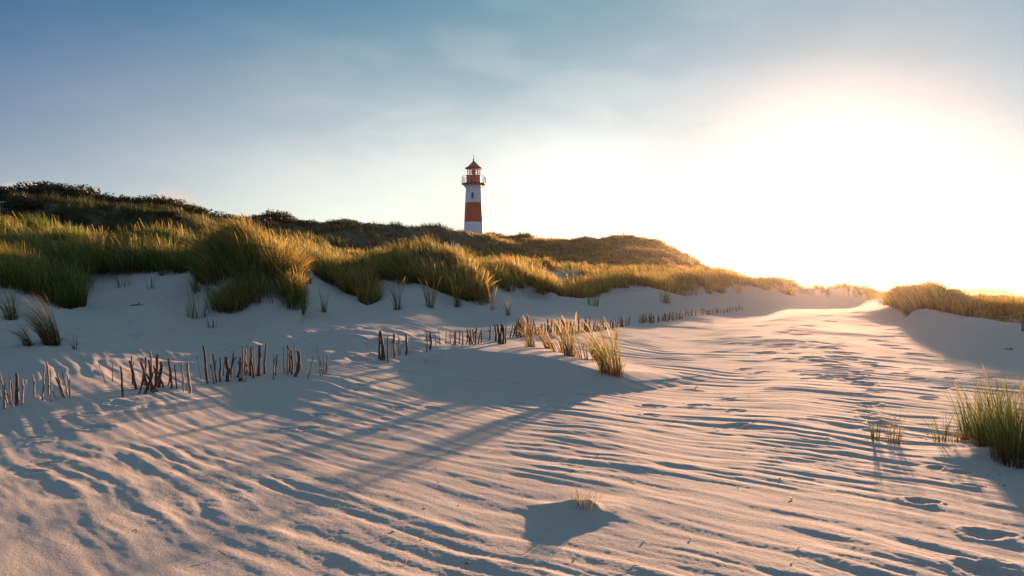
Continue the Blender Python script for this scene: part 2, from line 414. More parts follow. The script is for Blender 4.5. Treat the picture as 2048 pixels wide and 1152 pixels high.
def wood_mat(name, c1, c2, sc=9):
    m, t, b, o = new_mat(name)
    g = N(t, 'ShaderNodeTexCoord'); mp = N(t, 'ShaderNodeMapping'); mp.inputs['Scale'].default_value = (sc * 4, sc * 4, sc * .5)
    L(t, g.outputs['Object'], mp.inputs[0])
    n = N(t, 'ShaderNodeTexNoise', inp={'Scale': 1.2, 'Detail': 6, 'Roughness': .65}); L(t, mp.outputs[0], n.inputs['Vector'])
    L(t, mixc(t, ramp(t, n.outputs['Fac'], .3, .7), c1, c2), b.inputs['Base Color']); b.inputs['Roughness'].default_value = .85
    bp = N(t, 'ShaderNodeBump', inp={'Strength': .8, 'Distance': .004}); L(t, n.outputs['Fac'], bp.inputs['Height']); L(t, bp.outputs[0], b.inputs['Normal'])
    return m
def paint_mat(name, c1, rough=.6, var=.12, metal=0.0):
    m, t, b, o = new_mat(name)
    g = N(t, 'ShaderNodeTexCoord'); mp = N(t, 'ShaderNodeMapping'); mp.inputs['Scale'].default_value = (3, 3, .6)
    L(t, g.outputs['Object'], mp.inputs[0])
    n = N(t, 'ShaderNodeTexNoise', inp={'Scale': 1.5, 'Detail': 6, 'Roughness': .6}); L(t, mp.outputs[0], n.inputs['Vector'])
    L(t, mixc(t, n.outputs['Fac'], tuple(v * (1 - var) for v in c1), c1), b.inputs['Base Color'])
    b.inputs['Roughness'].default_value = rough; b.inputs['Metallic'].default_value = metal
    return m
M_sand = sand_mat()
M_blade = blade_mat('marram blades', .5)
M_blade2 = blade_mat('less translucent marram blades', .25)  # same blade colours with lower translucency, for the dark olive tufts at the right
M_leaf = blade_mat('shrub leaves', .3)
M_stakes = [wood_mat('weathered grey brushwood', (.16, .12, .09), (.34, .27, .21)), wood_mat('dark bark brushwood', (.035, .02, .014), (.12, .065, .04)),
            wood_mat('reddish bark brushwood', (.07, .03, .018), (.2, .095, .05))]
M_white = paint_mat('white tower paint', (.78, .79, .80), .55, .1)
M_red = paint_mat('red tower paint', (.66, .048, .006), .5, .3)
M_roof = paint_mat('dark red roof copper', (.20, .04, .025), .45, .3)
M_dark = paint_mat('dark iron', (.05, .045, .045), .5, .2)
M_glass, _t, _b, _o = new_mat('lantern glass')
_b.inputs['Base Color'].default_value = (.9, .95, 1, 1); _b.inputs['Roughness'].default_value = .05
_tr = N(_t, 'ShaderNodeBsdfTransparent'); _mx = N(_t, 'ShaderNodeMixShader', inp={'Fac': .12}); L(_t, _tr.outputs[0], _mx.inputs[1]); L(_t, _b.outputs[0], _mx.inputs[2]); L(_t, _mx.outputs[0], _o.inputs['Surface'])

# ---------------------------------------------------------------- ground mesh
dense = np.linspace(-R(40.5), R(40.5), 1130)
side = np.linspace(R(40.5), math.pi * 2 - R(40.5), 92)[1:-1]
th = np.r_[dense, side]
rr = np.r_[np.exp(np.linspace(math.log(.25), math.log(2.8), 26))[:-1], np.exp(np.linspace(math.log(2.8), math.log(34), 980)),
           np.exp(np.linspace(math.log(34), math.log(170), 300))[1:], np.exp(np.linspace(math.log(170), math.log(9000), 60))[1:]]
TT, RR = np.meshgrid(th, rr)
GX, GY = RR * np.sin(TT), RR * np.cos(TT)
GZ = tz(GX, GY)
nz = ripples(GX, GY)
nz *= (1 - sstep(45, 80, RR)) * (1 - sstep(R(41), R(55), np.abs(np.where(TT > math.pi, TT - 2 * math.pi, TT))))
GZ = GZ + nz
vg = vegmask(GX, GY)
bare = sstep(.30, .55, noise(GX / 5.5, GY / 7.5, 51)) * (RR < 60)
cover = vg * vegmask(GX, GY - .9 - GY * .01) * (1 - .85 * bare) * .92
nr, ncl = TT.shape
idx = np.arange(nr * ncl).reshape(nr, ncl)
q = np.stack([idx[:-1, :], np.roll(idx, -1, 1)[:-1, :], np.roll(idx, -1, 1)[1:, :], idx[1:, :]], -1).reshape(-1, 4)
V = np.stack([GX, GY, GZ], -1).reshape(-1, 3)
V = np.vstack([V, [[0, 0, float(GZ[0].mean())]]])
me = np_mesh('ground', V, q[:, ::-1], M_sand, smooth=True, attr=np.r_[cover.ravel(), 0])
g_o = link('ground', me)
tag(g_o, 'rippled pale dune sand with footprints', None, None, 'structure')
del V, q

# ---------------------------------------------------------------- blades
def ribbons(bx, by, bz, Lh, lx, ly, wd, c0, c1, c2, K=3, head=None, rg=rng, droop=.35):
    n = len(bx)
    s = np.linspace(0, 1, K + 1)[None, :]
    # arc that bends towards (lx, ly)
    hor = s ** 1.0 * .25 + s ** 2 * .75
    X = bx[:, None] + (lx * Lh)[:, None] * hor
    Y = by[:, None] + (ly * Lh)[:, None] * hor
    bend = np.hypot(lx, ly)[:, None]
    Z = bz[:, None] + Lh[:, None] * (s - droop * bend * s ** 3)
    a = rg.uniform(0, np.pi, n); sx, sy = np.cos(a)[:, None], np.sin(a)[:, None]
    prof = np.array([1.0, .95, .7, .12]) if K == 3 else np.interp(np.linspace(0, 1, K + 1), [0, .5, 1], [1, .8, .1])
    prof = np.repeat(prof[None, :], n, 0)
    if head is not None:
        hp = np.interp(np.linspace(0, 1, K + 1), [0, .6, .72, .9, 1], [.5, .5, 1.6, 2.6, .4])
        prof = np.where(head[:, None], hp[None, :], prof)
    w = wd[:, None] * prof * .5
    A = np.stack([X - sx * w, Y - sy * w, Z], -1); B = np.stack([X + sx * w, Y + sy * w, Z], -1)
    V = np.stack([A, B], 2).reshape(-1, 3)
    k = (K + 1) * 2
    off = (np.arange(n) * k)[:, None]
    f = np.array([[2 * i, 2 * i + 1, 2 * i + 3, 2 * i + 2] for i in range(K)])
    Q = (off[:, :, None] + f[None]).reshape(-1, 4)
    ss = s[..., None]
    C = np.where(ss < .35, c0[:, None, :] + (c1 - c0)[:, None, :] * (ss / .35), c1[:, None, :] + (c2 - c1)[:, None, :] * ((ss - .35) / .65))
    C = np.repeat(C[:, :, None, :], 2, 2).reshape(-1, 3)
    return V, Q, C
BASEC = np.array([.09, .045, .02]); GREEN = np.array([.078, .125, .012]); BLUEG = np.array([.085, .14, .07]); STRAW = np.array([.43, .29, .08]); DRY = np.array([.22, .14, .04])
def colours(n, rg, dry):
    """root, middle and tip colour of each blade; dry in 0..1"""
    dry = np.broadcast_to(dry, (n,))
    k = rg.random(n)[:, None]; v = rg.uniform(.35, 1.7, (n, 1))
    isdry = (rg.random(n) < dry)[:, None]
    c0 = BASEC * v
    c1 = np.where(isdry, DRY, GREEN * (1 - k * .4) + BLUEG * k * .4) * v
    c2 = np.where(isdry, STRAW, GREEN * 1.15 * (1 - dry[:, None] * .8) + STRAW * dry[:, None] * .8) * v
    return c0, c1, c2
def tuft_mesh(name, seed, n, rad, h, lean, spread, wd, dry, heads=.08, K=5, leany=0.0, curl=.35):
    rg = np.random.default_rng(seed)
    a = rg.uniform(0, 2 * np.pi, n); q = np.sqrt(rg.random(n)) * rad
    bx, by = q * np.cos(a), q * np.sin(a)
    Lh = h * (.42 + .72 * rg.random(n) ** 1.1)
    litter_ = rg.random(n) < .22
    Lh = np.where(litter_, h * rg.uniform(.10, .30, n), Lh)
    lx = lean + spread * np.cos(a) * rg.uniform(.2, 1, n) + rg.normal(0, .08, n); ly = leany + spread * np.sin(a) * rg.uniform(.2, 1, n)
    lx = np.where(litter_, np.cos(a) * rg.uniform(.6, 1.5, n), lx); ly = np.where(litter_, np.sin(a) * rg.uniform(.6, 1.5, n), ly)
    hd = rg.random(n) < heads
    Lh = np.where(hd, Lh * 1.12, Lh)
    c = colours(n, rg, np.where(litter_, 1.0, dry))
    hd &= ~litter_
    c2 = np.where(hd[:, None], STRAW * 1.15, c[2])
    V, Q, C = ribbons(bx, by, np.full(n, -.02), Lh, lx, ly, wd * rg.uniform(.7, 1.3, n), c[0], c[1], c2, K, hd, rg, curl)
    return np_mesh(name, V, Q, M_blade, C)

# ---- mass of marram grass covering the dunes behind
def field():
    parts = []
    NT = 52000
    rg = np.random.default_rng(99)
    px = rg.uniform(-260, 2300, NT)
    # more tufts near the front edge, falling off up the slope
    d0 = np.interp(px, VX, VD)
    rid = np.interp(px, [a for a, b, c_ in RIDGE] + [1560, 1760, 2300], [b for a, b, c_ in RIDGE] + [80, 80, 80])
    t = rg.random(NT)
    d = d0 * np.exp(t ** 1.15 * np.log(np.maximum(rid * 1.06 / d0, 1.05)))
    x = (px - CX) / F * d; y = d
    hs = rg.random(NT) < .28                                  # the seaward hill is thickly grown
    hp = rg.uniform(960, 1425, NT); hd_ = np.interp(hp, [a for a, b, c_ in RIDGE], [b for a, b, c_ in RIDGE]) * rg.uniform(.5, 1.03, NT)
    px = np.where(hs, hp, px); y = np.where(hs, hd_, y); x = (px - CX) / F * y
    rid = np.interp(px, [a for a, b, c_ in RIDGE] + [1560, 1760, 2300], [b for a, b, c_ in RIDGE] + [80, 80, 80])
    keep = vegmask(x, y) > .5
    bare = noise(x / 5.5, y / 7.5, 51)
    keep &= ~((bare > .42) & (rg.random(NT) < .93) & (np.hypot(x, y) < 60))
    clump = noise(x / 1.3, y / 1.9, 61) + .8 * noise(x / .55, y / .7, 62)
    keep &= (clump > np.where(y < 34, .08, -.12)) | (rg.random(NT) < .10)
    ridd = rid
    x, y, px, t, clump, ridd = x[keep], y[keep], px[keep], t[keep], clump[keep], ridd[keep]
    z = tz(x, y); n = len(x); r = np.hypot(x, y)
    hgt = np.interp(r, [17, 28, 45, 70, 140], [.78, .82, .75, .65, .6]) * (.85 + .42 * np.clip(clump, -.6, 1.2) + rg.normal(0, .10, n))
    heath = (sstep(.62, .8, y / ridd + .25 * noise(x / 5, y / 7, 66)) * sstep(1000, 850, px))
    hgt = hgt * (1 - .15 * heath) * (1 - .35 * sstep(1870, 1930, px))
    nb = np.where(r < 34, 30, np.where(r < 60, 22, 15))
    rep = np.repeat(np.arange(n), nb); m = len(rep)
    a = rg.uniform(0, 2 * np.pi, m); rad = np.sqrt(rg.random(m)) * np.interp(r, [20, 60, 140], [.26, .45, .8])[rep]
    bx = x[rep] + np.cos(a) * rad; by = y[rep] + np.sin(a) * rad
    bz = z[rep] - .03
    Lh = hgt[rep] * rg.uniform(.5, 1.05, m)
    lx = -.32 + .42 * np.cos(a) * rg.random(m) + .16 * noise(x / 3, y / 3, 63)[rep] + rg.normal(0, .10, m)
    ly = -.02 + .30 * np.sin(a) * rg.random(m)
    dry = np.clip(.12 + .40 * noise(x / 4, y / 5, 64) + np.interp(px, [0, 500, 1200, 1700], [-.05, .1, .3, .45]) + .25 * sstep(50, 80, r) * sstep(950, 1100, px), .03, .9)[rep]
    c = colours(m, rg, dry)
    hf = heath[rep][:, None]
    HE = np.array([.045, .058, .014])
    c = [q_ * (1 - hf) + HE * (.6 + .8 * rg.random((m, 1))) * hf for q_ in c]
    hd = (rg.random(m) < np.interp(px, [0, 600, 1400], [.03, .08, .14])[rep]) & (heath[rep] < .5)
    Lh = np.where(hd, Lh * 1.15, Lh)
    c2 = np.where(hd[:, None], STRAW * 1.5, c[2])
    wd = np.clip(.00052 * r[rep], .007, .08) * rg.uniform(.7, 1.3, m)
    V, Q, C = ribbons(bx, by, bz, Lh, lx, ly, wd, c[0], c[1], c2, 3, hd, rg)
    o = link('dune_grass', np_mesh('dune_grass', V, Q, M_blade, C))
    tag(o, 'green and golden marram grass covering the dunes', 'grass', None, 'stuff')
    print('field blades', m)
field()

# ---------------------------------------------------------------- generic solids
def tube(path, radii, seg=8, cap=True):
    """verts, quads of a tube along a list of points (z mostly up)"""
    V, Q = [], []
    for (p, r_) in zip(path, radii):
        for k in range(seg):
            a = 2 * math.pi * k / seg
            V.append((p[0] + r_ * math.cos(a), p[1] + r_ * math.sin(a), p[2]))
    for i in range(len(path) - 1):
        for k in range(seg):
            k2 = (k + 1) % seg
            Q.append((i * seg + k, i * seg + k2, (i + 1) * seg + k2, (i + 1) * seg + k))
    return V, Q
class MB:
    def __init__(s): s.v, s.f = [], []
    def add(s, V, Fc):
        o = len(s.v); s.v += [tuple(p) for p in V]; s.f += [tuple(i + o for i in f) for f in Fc]; return s
    def lathe(s, prof, seg=48, cap=True, c=(0, 0)):
        V = [(c[0] + r_ * math.cos(2 * math.pi * k / seg), c[1] + r_ * math.sin(2 * math.pi * k / seg), z) for r_, z in prof for k in range(seg)]
        Fc = [(i * seg + k, i * seg + (k + 1) % seg, (i + 1) * seg + (k + 1) % seg, (i + 1) * seg + k) for i in range(len(prof) - 1) for k in range(seg)]
        if cap:
            Fc.append(tuple(range(seg - 1, -1, -1))); Fc.append(tuple((len(prof) - 1) * seg + k for k in range(seg)))
        return s.add(V, Fc)
    def box(s, c, h, rz=0.0):
        ca, sa = math.cos(rz), math.sin(rz)
        V = [(c[0] + a * h[0] * ca - b * h[1] * sa, c[1] + a * h[0] * sa + b * h[1] * ca, c[2] + e * h[2]) for a in (-1, 1) for b in (-1, 1) for e in (-1, 1)]
        return s.add(V, [(0, 1, 3, 2), (4, 6, 7, 5), (0, 4, 5, 1), (2, 3, 7, 6), (0, 2, 6, 4), (1, 5, 7, 3)])
    def rod(s, a, b, r_, seg=6):
        a, b = Vector(a), Vector(b); d = (b - a).normalized(); u = d.orthogonal().normalized(); w = d.cross(u)
        V = [tuple(p + u * r_ * math.cos(2 * math.pi * k / seg) + w * r_ * math.sin(2 * math.pi * k / seg)) for p in (a, b) for k in range(seg)]
        return s.add(V, [(k, (k + 1) % seg, seg + (k + 1) % seg, seg + k) for k in range(seg)] + [tuple(range(seg - 1, -1, -1)), tuple(seg + k for k in range(seg))])
    def build(s, name, mat, parent=None, smooth=False):
        me = bpy.data.meshes.new(name); me.from_pydata(s.v, [], s.f); me.update()
        me.materials.append(mat)
        if smooth: me.polygons.foreach_set('use_smooth', np.ones(len(me.polygons), bool))
        return link(name, me, parent)

# ---------------------------------------------------------------- lighthouse
def lighthouse():
    D = 107.0; S = D / F
    x0, _ = xy(947.6, D)
    zb = zpy(478, D) - 1.2
    root = link('lighthouse', None, None, (x0, D, zb))
    tag(root, 'red and white banded lighthouse standing on the dune ridge', 'lighthouse')
    Z = lambda py: zpy(py, D) - zb
    def rad(py): return np.interp(py, [370, 406, 445, 475, 500], [15.6, 17.3, 19.2, 20.3, 20.9]) * S
    def band(y0, y1, name, mat):
        ys = np.linspace(y1, y0, 8)
        return MB().lathe([(rad(y), Z(y)) for y in ys], 56, False).build(name, mat, root, True)
    band(370, 406, 'upper_wall', M_white)
    band(406, 445, 'red_band', M_red)
    w = band(445, 494, 'lower_wall', M_white)
    # deep set stair window facing the sand
    a0 = math.atan2(-1, -.09)
    def facade(py, off, pr=0.0):
        r_ = rad(py) + pr
        return (r_ * math.cos(a0) + off * math.sin(-a0), r_ * math.sin(a0), Z(py))
    p = facade(393.5, 0, -.03)
    win = MB()
    win.box((p[0], p[1], p[2] - .46), (.20, .07, .035)); win.box((p[0], p[1], p[2] + .46), (.20, .05, .03))
    win.box((p[0] - .165, p[1], p[2]), (.035, .05, .43)); win.box((p[0] + .165, p[1], p[2]), (.035, .05, .43)); win.box((p[0], p[1] + .01, p[2]), (.02, .035, .43))
    wf = win.build('window', M_dark, root)
    MB().box((p[0], p[1] - .014, p[2]), (.14, .03, .43)).build('pane', paint_mat('dark window glass', (.03, .05, .07), .12, .1), wf)
    dp = (-(rad(474)) * .985, -.35, Z(474) - .35)
    MB().box(dp, (.06, .30, .95), 0).build('door', M_dark, root)
    # gallery: deck, brackets, drum, railing
    MB().lathe([(15.6 * S, Z(371.6)), (22 * S, Z(369.3)), (24.3 * S, Z(369)), (24.3 * S, Z(367.6)), (14.2 * S, Z(367.6))], 56).build('gallery_deck', M_roof, root, False)
    for k in range(16):
        a = 2 * math.pi * k / 16
        MB().rod((15.4 * S * math.cos(a), 15.4 * S * math.sin(a), Z(376)), (21 * S * math.cos(a), 21 * S * math.sin(a), Z(370)), .05).build('bracket', M_white, root)
    MB().lathe([(14.4 * S, Z(367.7)), (14.2 * S, Z(352.4)), (14.8 * S, Z(352.0)), (14.8 * S, Z(351.4)), (13.6 * S, Z(351.2))], 40).build('gallery_drum', M_red, root)
    rl = MB()
    n = 20; rr_ = 23.7 * S
    for k in range(n):
        a = 2 * math.pi * k / n; b = 2 * math.pi * (k + 1) / n
        rl.rod((rr_ * math.cos(a), rr_ * math.sin(a), Z(368)), (rr_ * math.cos(a), rr_ * math.sin(a), Z(353.6)), .028)
        for py, t_ in ((353.8, .032), (358.2, .018), (363, .018)):
            rl.rod((rr_ * math.cos(a), rr_ * math.sin(a), Z(py)), (rr_ * math.cos(b), rr_ * math.sin(b), Z(py)), t_)
    rl.build('railing', paint_mat('grey rail paint', (.45, .42, .38), .5), root)
    # lantern: glazing bars, glass, lamp
    gb = MB(); r1 = 12.9 * S
    for k in range(10):
        a = 2 * math.pi * (k + .5) / 10
        gb.rod((r1 * math.cos(a), r1 * math.sin(a), Z(351.3)), (r1 * math.cos(a), r1 * math.sin(a), Z(338)), .05)
    for k in range(10):
        a = 2 * math.pi * (k + .5) / 10; b = 2 * math.pi * (k + 1.5) / 10
        gb.rod((r1 * math.cos(a), r1 * math.sin(a), Z(345)), (r1 * math.cos(b), r1 * math.sin(b), Z(345)), .025)
    lan = gb.build('lantern', M_red, root)
    MB().lathe([(r1 * .97, Z(351.2)), (r1 * .97, Z(338))], 10, False).build('glass', M_glass, lan)
    MB().lathe([(3 * S, Z(351.1)), (3 * S, Z(348)), (4.6 * S, Z(347)), (5.0 * S, Z(344)), (4.6 * S, Z(341)), (2 * S, Z(339.6))], 20).build('lamp', M_dark, lan, True)
    # roof: flared cone with ventilator ball and rod
    rf = MB().lathe([(17.6 * S, Z(337.2)), (17.2 * S, Z(336.2)), (12.8 * S, Z(333.6)), (8.4 * S, Z(329.6)), (4.6 * S, Z(325.5)), (1.9 * S, Z(322.6)), (1.2 * S, Z(321)),
                     (1.9 * S, Z(320.2)), (1.9 * S, Z(318.6)), (.8 * S, Z(317.4)), (.3 * S, Z(316.8))], 40).build('roof', M_roof, root, True)
    MB().rod((0, 0, Z(317)), (0, 0, Z(309)), .035).build('lightning_rod', M_dark, rf)
lighthouse()

# ---------------------------------------------------------------- posts on the ridge
def ridge_xyz(px):
    d = float(np.interp(px, [a for a, b, c_ in RIDGE], [b for a, b, c_ in RIDGE])) * .985
    x = (px - CX) / F * d
    return x, d, float(tz(np.array([x]), np.array([d]))[0])
M_post = wood_mat('grey fence post wood', (.10, .08, .065), (.22, .18, .15), 3)
def post(px, top_py, r_, label, lean=0.0, group='thin posts along the dune ridge'):
    x, y, z = ridge_xyz(px)
    h = zpy(top_py, y) - z
    b = MB(); n = 6
    path = [(lean * h * i / n, 0, -.3 + (h + .3) * i / n) for i in range(n + 1)]
    V_, Q_ = tube(path, [r_ * (1 - .18 * i / n) for i in range(n + 1)], 8)
    b.add(V_, Q_ + [tuple(n * 8 + k for k in range(8))])
    o = b.build('ridge_post', M_post); o.location = (x, y, z)
    tag(o, label, 'post', group)
post(1040, 464, .13, 'thickest and tallest dark post on the ridge right of the lighthouse')
post(1005, 468, .06, 'thin post on the ridge between the lighthouse and the thickest post')
post(1073, 469, .055, 'thin post just right of the thickest ridge post')
post(1103, 472, .055, 'thin post on the low middle of the ridge right of the lighthouse')
post(1128, 477, .05, 'shortest thin post on the ridge before it rises to the summit', .05)
post(1188, 474, .05, 'thin short post where the ridge begins to rise towards the summit')
post(1221, 467, .06, 'thin post just left of the summit of the rightmost hill')
post(1247, 464, .09, 'sturdy dark post on the very summit of the rightmost hill')
post(891, 463, .07, 'thin post on the ridge left of the lighthouse')
post(812, 457, .11, 'thick post beside the dark hump of the ridge left of the lighthouse')
# small white board on a post below the lighthouse
x, y, z = ground(914, 507, 30, 105)
sg = link('white_sign', None, None, (x, y, z)); tag(sg, 'small white board on a post on the slope below the lighthouse', 'sign')
s_ = y / F
MB().rod((0, 0, -.2), (0, 0, 19 * s_), .05).build('post', M_post, sg)
MB().box((0, -.07, 15.0 * s_), (3.4 * s_, .02, 5.2 * s_)).build('board', M_white, sg)
# wooden post cut by the right edge of the frame
x, y, z = ground(2050, 663)
b = MB(); V_, Q_ = tube([(0, 0, -.3), (0.005, 0, .2), (.0, .01, .56), (0, 0, .575)], [.105, .10, .098, .07], 12)
b.add(V_, Q_ + [tuple(36 + k for k in range(12))]); o = b.build('wooden_post', M_stakes[2]); o.location = (x, y, z)
tag(o, 'stout reddish wooden post in the shaded sand at the right edge', 'post')

# ---------------------------------------------------------------- brushwood stakes
def stake_mesh(seed, h, r0, mi, fork=False):
    rg = np.random.default_rng(seed)
    b = MB(); n = 7; bend = rg.uniform(-.05, .05, 2) * h
    pts = []
    for i in range(n + 1):
        t_ = i / n
        pts.append((bend[0] * math.sin(t_ * 3.0) + rg.normal(0, r0 * .25), bend[1] * math.sin(t_ * 2.6) + rg.normal(0, r0 * .25), -.12 + (h + .12) * t_))
    rad_ = [r0 * (1.08 - .3 * i / n) * rg.uniform(.9, 1.1) for i in range(n + 1)]
    V_, Q_ = tube(pts, rad_, 8)
    tl = rg.uniform(-.6, .6)
    V_ = [list(v) for v in V_]
    for k in range(8): V_[n * 8 + k][2] += tl * (V_[n * 8 + k][0] - pts[-1][0])          # slanted cut
    b.add(V_, Q_ + [tuple(n * 8 + k for k in range(8))])
    if fork:
        p = pts[4]; a = rg.uniform(0, 6.28)
        b.rod(p, (p[0] + math.cos(a) * h * .13, p[1] + math.sin(a) * h * .06, p[2] + h * .28), r0 * .5)
    me = bpy.data.meshes.new('fence_stake'); me.from_pydata(b.v, [], b.f); me.materials.append(M_stakes[mi])
    me.polygons.foreach_set('use_smooth', np.ones(len(me.polygons), bool))
    return me
SM = {}
def stake(px, py, hpx, wpx, lean=0.0, mi=0, label='', group='', dd=0.0, cat='stake'):
    x, y, z = ground(px, py, 6, 60)
    y2 = y + dd; x = x * y2 / y; y = y2; z = float(tz(np.array([x]), np.array([y]))[0])
    s = y / F
    key = (int(rng.integers(6)), mi, wpx < 3.2)
    if key not in SM: SM[key] = stake_mesh(abs(hash(str(key))) % 1 + key[0] * 7 + mi * 31 + 100 * key[2], 1.0, .04 if not key[2] else .018, mi, key[0] in (2, 4) and not key[2])
    o = link('fence_stake', SM[key])
    h = hpx * s * 1.02
    rr0 = wpx * .70 * s / 2 / (.04 if not key[2] else .018)
    o.location = (x, y, z - .01); o.scale = (rr0, rr0, h)
    o.rotation_euler = (rng.uniform(-.12, .12), lean, 0)
    tag(o, label, cat, group)
    return o
def cluster(items, label, group):
    for it in items:
        px, py, hp, wp, ln = it[:5]; mi = it[5] if len(it) > 5 else int(rng.choice([0, 1, 1, 2]))
        stake(px, py, hp * rng.uniform(.82, 1.08), wp * rng.uniform(.7, 1.35), ln + rng.normal(0, .05), mi, label, group, rng.uniform(-.2, .2))
lab = 'short weathered stake in the clump of stakes cut by the left edge'
cluster([(8, 815, 55, 5, .12, 0), (14, 810, 70, 4, -.25, 0), (20, 812, 60, 5, .1, 0), (32, 808, 64, 8, .02, 1), (38, 805, 50, 6, .0, 0), (43, 806, 52, 5, .03, 0), (28, 815, 52, 4, -.5, 0), (2, 800, 60, 3, -.2, 0), (25, 800, 48, 3, 0.05, 1), (5, 760, 40, 2.4, -.3, 0)],
        lab, 'stakes of the leftmost clump')
lab = 'thin pale stake left of the reddish leaning stakes near the left edge'
cluster([(68, 805, 56, 4, -.03, 0), (84, 803, 72, 4, .0, 0), (100, 803, 68, 4, -.08, 0), (96, 797, 66, 5, .02, 0), (114, 795, 58, 2.6, -.5, 0)], lab, 'thin pale stakes near the left edge')
lab = 'leaning stake in the fan of pale stakes right of the leftmost clump'
cluster([(131, 797, 60, 5, -.33, 0), (136, 798, 56, 5, -.28, 0), (140, 796, 55, 4, -.22, 0), (127, 793, 50, 4, -.3, 2)], lab, 'fan of leaning stakes')
stake(245, 795, 62, 6, -.08, 1, 'lone dark stake left of the dark heap of stakes')
cluster([(214, 767, 42, 1.6, -.35, 1), (224, 767, 44, 2, .05, 1), (209, 760, 30, 1.5, -.2, 2)], 'thin bare twig left of the lone dark stake', 'thin twigs beside the lone stake')
lab = 'dark stake in the big dark heap of stakes'
cluster([(272, 775, 62, 7, -.18, 1), (277, 790, 60, 5, .12, 1), (265, 770, 55, 4, -.1, 1), (284, 772, 56, 5, .05, 1), (290, 772, 54, 6, -.12, 2), (296, 778, 60, 7, -.2, 2), (303, 780, 72, 8, -.05, 1),
         (310, 778, 66, 7, .06, 2), (316, 776, 58, 7, .1, 1), (322, 775, 50, 8, -.3, 2), (300, 770, 74, 5, -.02, 0), (305, 783, 40, 7, .4, 2), (328, 776, 42, 5, -.35, 1), (335, 778, 40, 6, .15, 1), (312, 785, 44, 6, -.5, 1),
         (288, 783, 45, 6, .3, 1), (318, 783, 36, 5, -.8, 1), (296, 786, 42, 5, .15, 1)], lab, 'stakes of the big dark heap')
stake(344, 780, 64, 7, -.1, 2, 'reddish stake just right of the dark heap', 'two stakes right of the heap')
stake(354, 779, 50, 4, -.14, 1, 'thin dark leaning stake between heap and the two pale stakes')
stake(367, 784, 60, 5, -.06, 0, 'thinner of the two pale upright stakes right of the heap')
stake(380, 787, 62, 9, -.03, 0, 'thicker of the two pale upright stakes right of the heap')
lab = 'dark stake at the left end of the second row of stakes'
cluster([(414, 772, 76, 8, .0, 1), (402, 760, 62, 3, -.12, 1), (420, 760, 60, 3, .04, 0), (408, 768, 40, 2, .3, 0), (433, 766, 62, 6, .0, 1), (440, 760, 48, 6, .05, 1), (447, 756, 50, 4, .04, 2), (453, 762, 58, 9, .06, 1), (459, 758, 60, 5, .12, 1), (428, 765, 40, 3, 0, 2)], lab, 'stakes at the left end of the second row')
lab = 'mixed grey and dark stake in the middle of the second row'
cluster([(468, 765, 60, 2.4, .05, 0), (477, 762, 86, 3, .2, 0), (482, 758, 64, 5, .0, 0), (487, 752, 60, 7, .06, 0), (492, 752, 66, 4, -.05, 2), (500, 756, 62, 6, .05, 1), (506, 755, 50, 5, -.05, 1), (514, 757, 60, 6, .02, 1),
         (510, 750, 64, 4, .0, 0), (518, 752, 62, 7, .0, 2), (497, 745, 54, 4, -.1, 0), (475, 755, 40, 5, 0, 1), (488, 762, 30, 3, .3, 0)], lab, 'stakes in the middle of the second row')
stake(530, 748, 62, 6, .02, 2, 'tall single brown stake in the middle of the second row')
cluster([(546, 758, 58, 5, .0, 0), (551, 754, 44, 4, .06, 1), (556, 750, 40, 2.4, .2, 0)], 'stake of the pair right of the tall single brown stake', 'pair of stakes')
lab = 'stake in the tight bunch near the right end of the second row'
cluster([(568, 747, 50, 4, -.05, 1), (575, 748, 54, 5, .02, 0), (579, 747, 52, 5, .0, 1), (584, 746, 50, 5, .0, 1), (590, 752, 60, 8, .15, 1), (595, 745, 64, 5, .0, 0), (600, 742, 48, 4, -.2, 0), (605, 741, 40, 3, -.15, 0), (571, 740, 36, 2.4, -.25, 0)], lab, 'bunch near the right end of the second row')
stake(614, 758, 50, 4, .28, 0, 'slanting stake at the right end of the second row')
stake(611, 745, 52, 2, .1, 0, 'thin twig behind the slanting stake of the second row')
lab = 'bleached twig in the last tuft of twigs of the second row'
cluster([(640, 750, 44, 3, -.1, 0), (646, 748, 40, 3, .1, 0), (652, 748, 48, 4, .12, 0), (655, 748, 40, 2.4, -.05, 0), (643, 745, 54, 1.8, -.15, 2), (648, 752, 30, 3, .25, 0)], lab, 'last twigs of the second row')
lab = 'stake in the dark group left of the sand crest'
cluster([(758, 720, 52, 6, -.03, 1), (763, 722, 55, 8, -.02, 1), (768, 724, 50, 5, -.05, 1), (775, 722, 54, 4, .04, 1), (772, 718, 46, 4, -.2, 2), (744, 716, 40, 1.6, -.3, 0)], lab, 'dark stakes left of the sand crest')
lab = 'pale brown stake in the loose group left of the sand crest'
cluster([(787, 716, 50, 6, .1, 0), (790, 715, 44, 5, .0, 2), (796, 712, 48, 4, -.03, 0), (800, 710, 40, 3, -.1, 0), (813, 706, 42, 7, .0, 0), (811, 708, 40, 4, .05, 1), (783, 714, 36, 3, .1, 0)], lab, 'loose brown stakes left of the sand crest')
lab = 'stake of the small pair just left of the sand crest'
cluster([(853, 704, 40, 4, .03, 1), (861, 702, 36, 5, .03, 1), (857, 700, 26, 3, .1, 0)], lab, 'small pair left of the sand crest')
lab = 'small stake in the sparse run above the sand crest'
cluster([(x_, 692 - (x_ - 880) * .05 + float(rng.uniform(-2, 2)), float(rng.uniform(22, 36)), float(rng.uniform(2, 4.5)), float(rng.uniform(-.12, .12))) for x_ in (872, 880, 893, 901, 906, 911, 918, 925, 933)], lab, 'sparse stakes above the sand crest')
lab = 'reddish stake in the crossed group above the sand crest'
